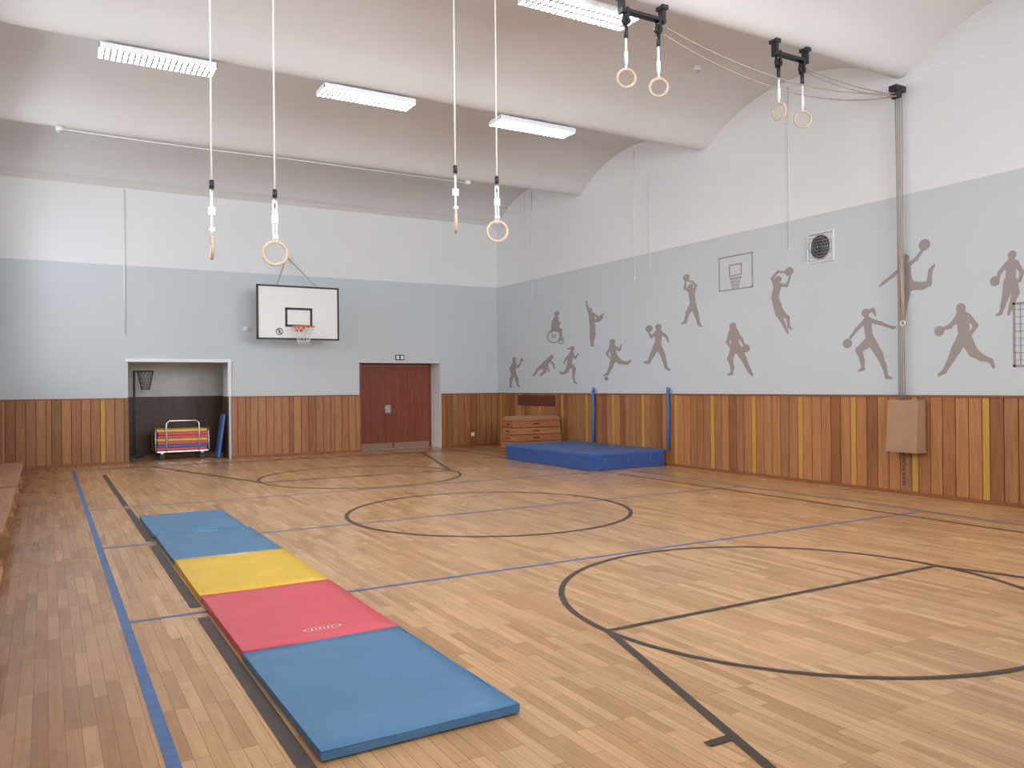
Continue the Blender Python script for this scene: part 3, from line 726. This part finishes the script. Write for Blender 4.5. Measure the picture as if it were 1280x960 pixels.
# ------------------------------------------------------------------ benches along the left wall
def bench(y0, y1, x0=-0.70, x1=-0.34):
    b = MB('gym_bench'); H = 0.35
    b.box(x0, x1, y0, y1, H-0.035, H, M_bench)
    xm = (x0+x1)/2
    b.box(xm-0.05, xm+0.05, y0+0.15, y1-0.15, 0.05, 0.15, M_bench)
    b.box(xm-0.015, xm+0.015, y0+0.2, y1-0.2, 0.15, H-0.035, M_bench)
    for y in (y0+0.25, (y0+y1)/2, y1-0.25):
        b.box(x0+0.02, x1-0.02, y-0.03, y+0.03, 0.0, 0.05, M_bench)
        b.prism([(x0+0.03, y-0.02, 0.05), (x1-0.03, y-0.02, 0.05), (x1-0.03, y+0.02, 0.05), (x0+0.03, y+0.02, 0.05)],
                [(x0+0.09, y-0.02, H-0.035), (x1-0.09, y-0.02, H-0.035), (x1-0.09, y+0.02, H-0.035), (x0+0.09, y+0.02, H-0.035)], M_bench)
    b.done(0.005)
bench(12.7, 16.5); bench(8.5, 12.3); bench(3.0, 6.8, -0.66, -0.27)

# ------------------------------------------------------------------ storage contents
b = MB('mat_trolley'); tx0, tx1, ty0, ty1 = 2.16, 3.26, 19.78, 20.5
b.box(tx0, tx1, ty0, ty1, 0.16, 0.20, M_metal)
for x in (tx0+0.12, tx1-0.12):
    for y in (ty0+0.1, ty1-0.1):
        b.cyl((x, y-0.02, 0.07), (x, y+0.02, 0.07), 0.07, M_black, 20); b.box(x-0.03, x+0.03, y-0.03, y+0.03, 0.12, 0.16, M_metal)
for x in (tx0-0.02, tx1+0.02):
    b.tube([(x, ty0+0.04, 0.18), (x, ty0+0.04, 0.62), (x, ty0+0.10, 0.70), (x, ty1-0.1, 0.70), (x, ty1-0.04, 0.62), (x, ty1-0.04, 0.18)], 0.016, M_metal, 8)
b.tube([(tx0+0.2, ty0-0.02, 0.18), (tx0+0.2, ty0-0.02, 0.82), (tx0+0.26, ty0-0.02, 0.88), (tx1-0.26, ty0-0.02, 0.88), (tx1-0.2, ty0-0.02, 0.82), (tx1-0.2, ty0-0.02, 0.18)], 0.014, M_metal, 8)
cols = [M_red, M_dblue, M_red, M_yel, M_red, M_red, M_yel]; z = 0.20
for k, m in enumerate(cols):
    o = random.uniform(-0.02, 0.02); b.box(tx0+0.01+o, tx1-0.01+o, ty0+0.02, ty1-0.02, z+0.003, z+0.068, m); z += 0.07
b.done(0.008)
b = MB('leaning_mat')
R = Matrix.Rotation(math.radians(8), 3, 'Y')
b.box(3.40, 3.46, 19.45, 19.80, 0.012, 1.02, M_dblue, R, (3.43, 19.7, 0.0))
b.done(0.012)
M_standgrey = mat('stand_dark_grey', (0.06, 0.058, 0.055), 0.6)
b = MB('portable_basketball_stand'); px, py_ = 1.80, 20.9
b.cyl((px, py_, 0.0), (px, py_, 0.06), 0.2, M_standgrey, 24); b.cyl((px, py_, 0.05), (px, py_, 2.05), 0.025, M_standgrey, 12)
b.torus((px+0.24, py_-0.05, 2.03), 0.18, 0.014, (0, 0, 1), M_standgrey, 30, 6); b.cyl((px, py_, 2.03), (px+0.07, py_-0.03, 2.03), 0.015, M_standgrey, 8)
for lv in range(4):
    ra, rb = 0.18-lv*0.022, 0.18-(lv+1)*0.022
    for k in range(12):
        a = 2*math.pi*(k+0.5*(lv % 2))/12
        for dd in (-.5, .5):
            a2 = a+dd*2*math.pi/12
            b.cyl((px+.24+ra*math.cos(a), py_-.05+ra*math.sin(a), 2.03-lv*.11), (px+.24+rb*math.cos(a2), py_-.05+rb*math.sin(a2), 2.03-(lv+1)*.11), .005, M_standgrey, 5)
b.done()

# ------------------------------------------------------------------ lights
W = bpy.data.worlds.new('World'); S.world = W; W.use_nodes = True
bg = W.node_tree.nodes['Background']; bg.inputs[0].default_value = (0.80, 0.89, 1.0, 1); bg.inputs[1].default_value = 0.6
def sky_window(name, loc, rot, sx, sy, en, spread=180):
    l = bpy.data.lights.new(name, 'AREA'); l.shape = 'RECTANGLE'; l.size = sx; l.size_y = sy
    l.energy = en; l.color = (0.88, 0.94, 1.0); l.spread = math.radians(spread)
    o = bpy.data.objects.new(name, l); COL.objects.link(o); o.location = loc; o.rotation_euler = rot
for i, (a, b_) in enumerate(edges):
    sky_window('window_daylight', (XL-1.15, (a+b_)/2, (WZ0+WZ1)/2+0.4), (0, -math.pi/2+math.radians(20), 0), WZ1-WZ0, b_-a, (105, 120, 165, 200, 145)[i])
for a, b_ in ADDED_RW:  # added fill through the rear openings, lifts the back wall
    sky_window('window_daylight', ((a+b_)/2, Y0-0.5, (WZ0+WZ1)/2), (math.pi/2, 0, 0), b_-a, WZ1-WZ0, 235, 100)

# ------------------------------------------------------------------ camera
cam = bpy.data.cameras.new('camera'); cam.sensor_width = 36; cam.lens = 36*1009.5/1280; cam.clip_start = 0.02
C = bpy.data.objects.new('camera', cam); COL.objects.link(C)
yaw = math.radians(30.0); th = 0.0094; p = 2.5/1009.5
F = Vector((math.sin(yaw), math.cos(yaw), 0)); R0 = Vector((math.cos(yaw), -math.sin(yaw), 0)); Z = Vector((0, 0, 1))
Fp = F*math.cos(p)+Z*math.sin(p); Up = Z*math.cos(p)-F*math.sin(p)
Rr = R0*math.cos(th)-Up*math.sin(th); Uu = Up*math.cos(th)+R0*math.sin(th)
m = Matrix((( Rr.x, Uu.x, -Fp.x, 0), (Rr.y, Uu.y, -Fp.y, 0), (Rr.z, Uu.z, -Fp.z, 1.6), (0, 0, 0, 1)))
C.matrix_world = m
S.camera = C
S.view_settings.view_transform = 'Standard'
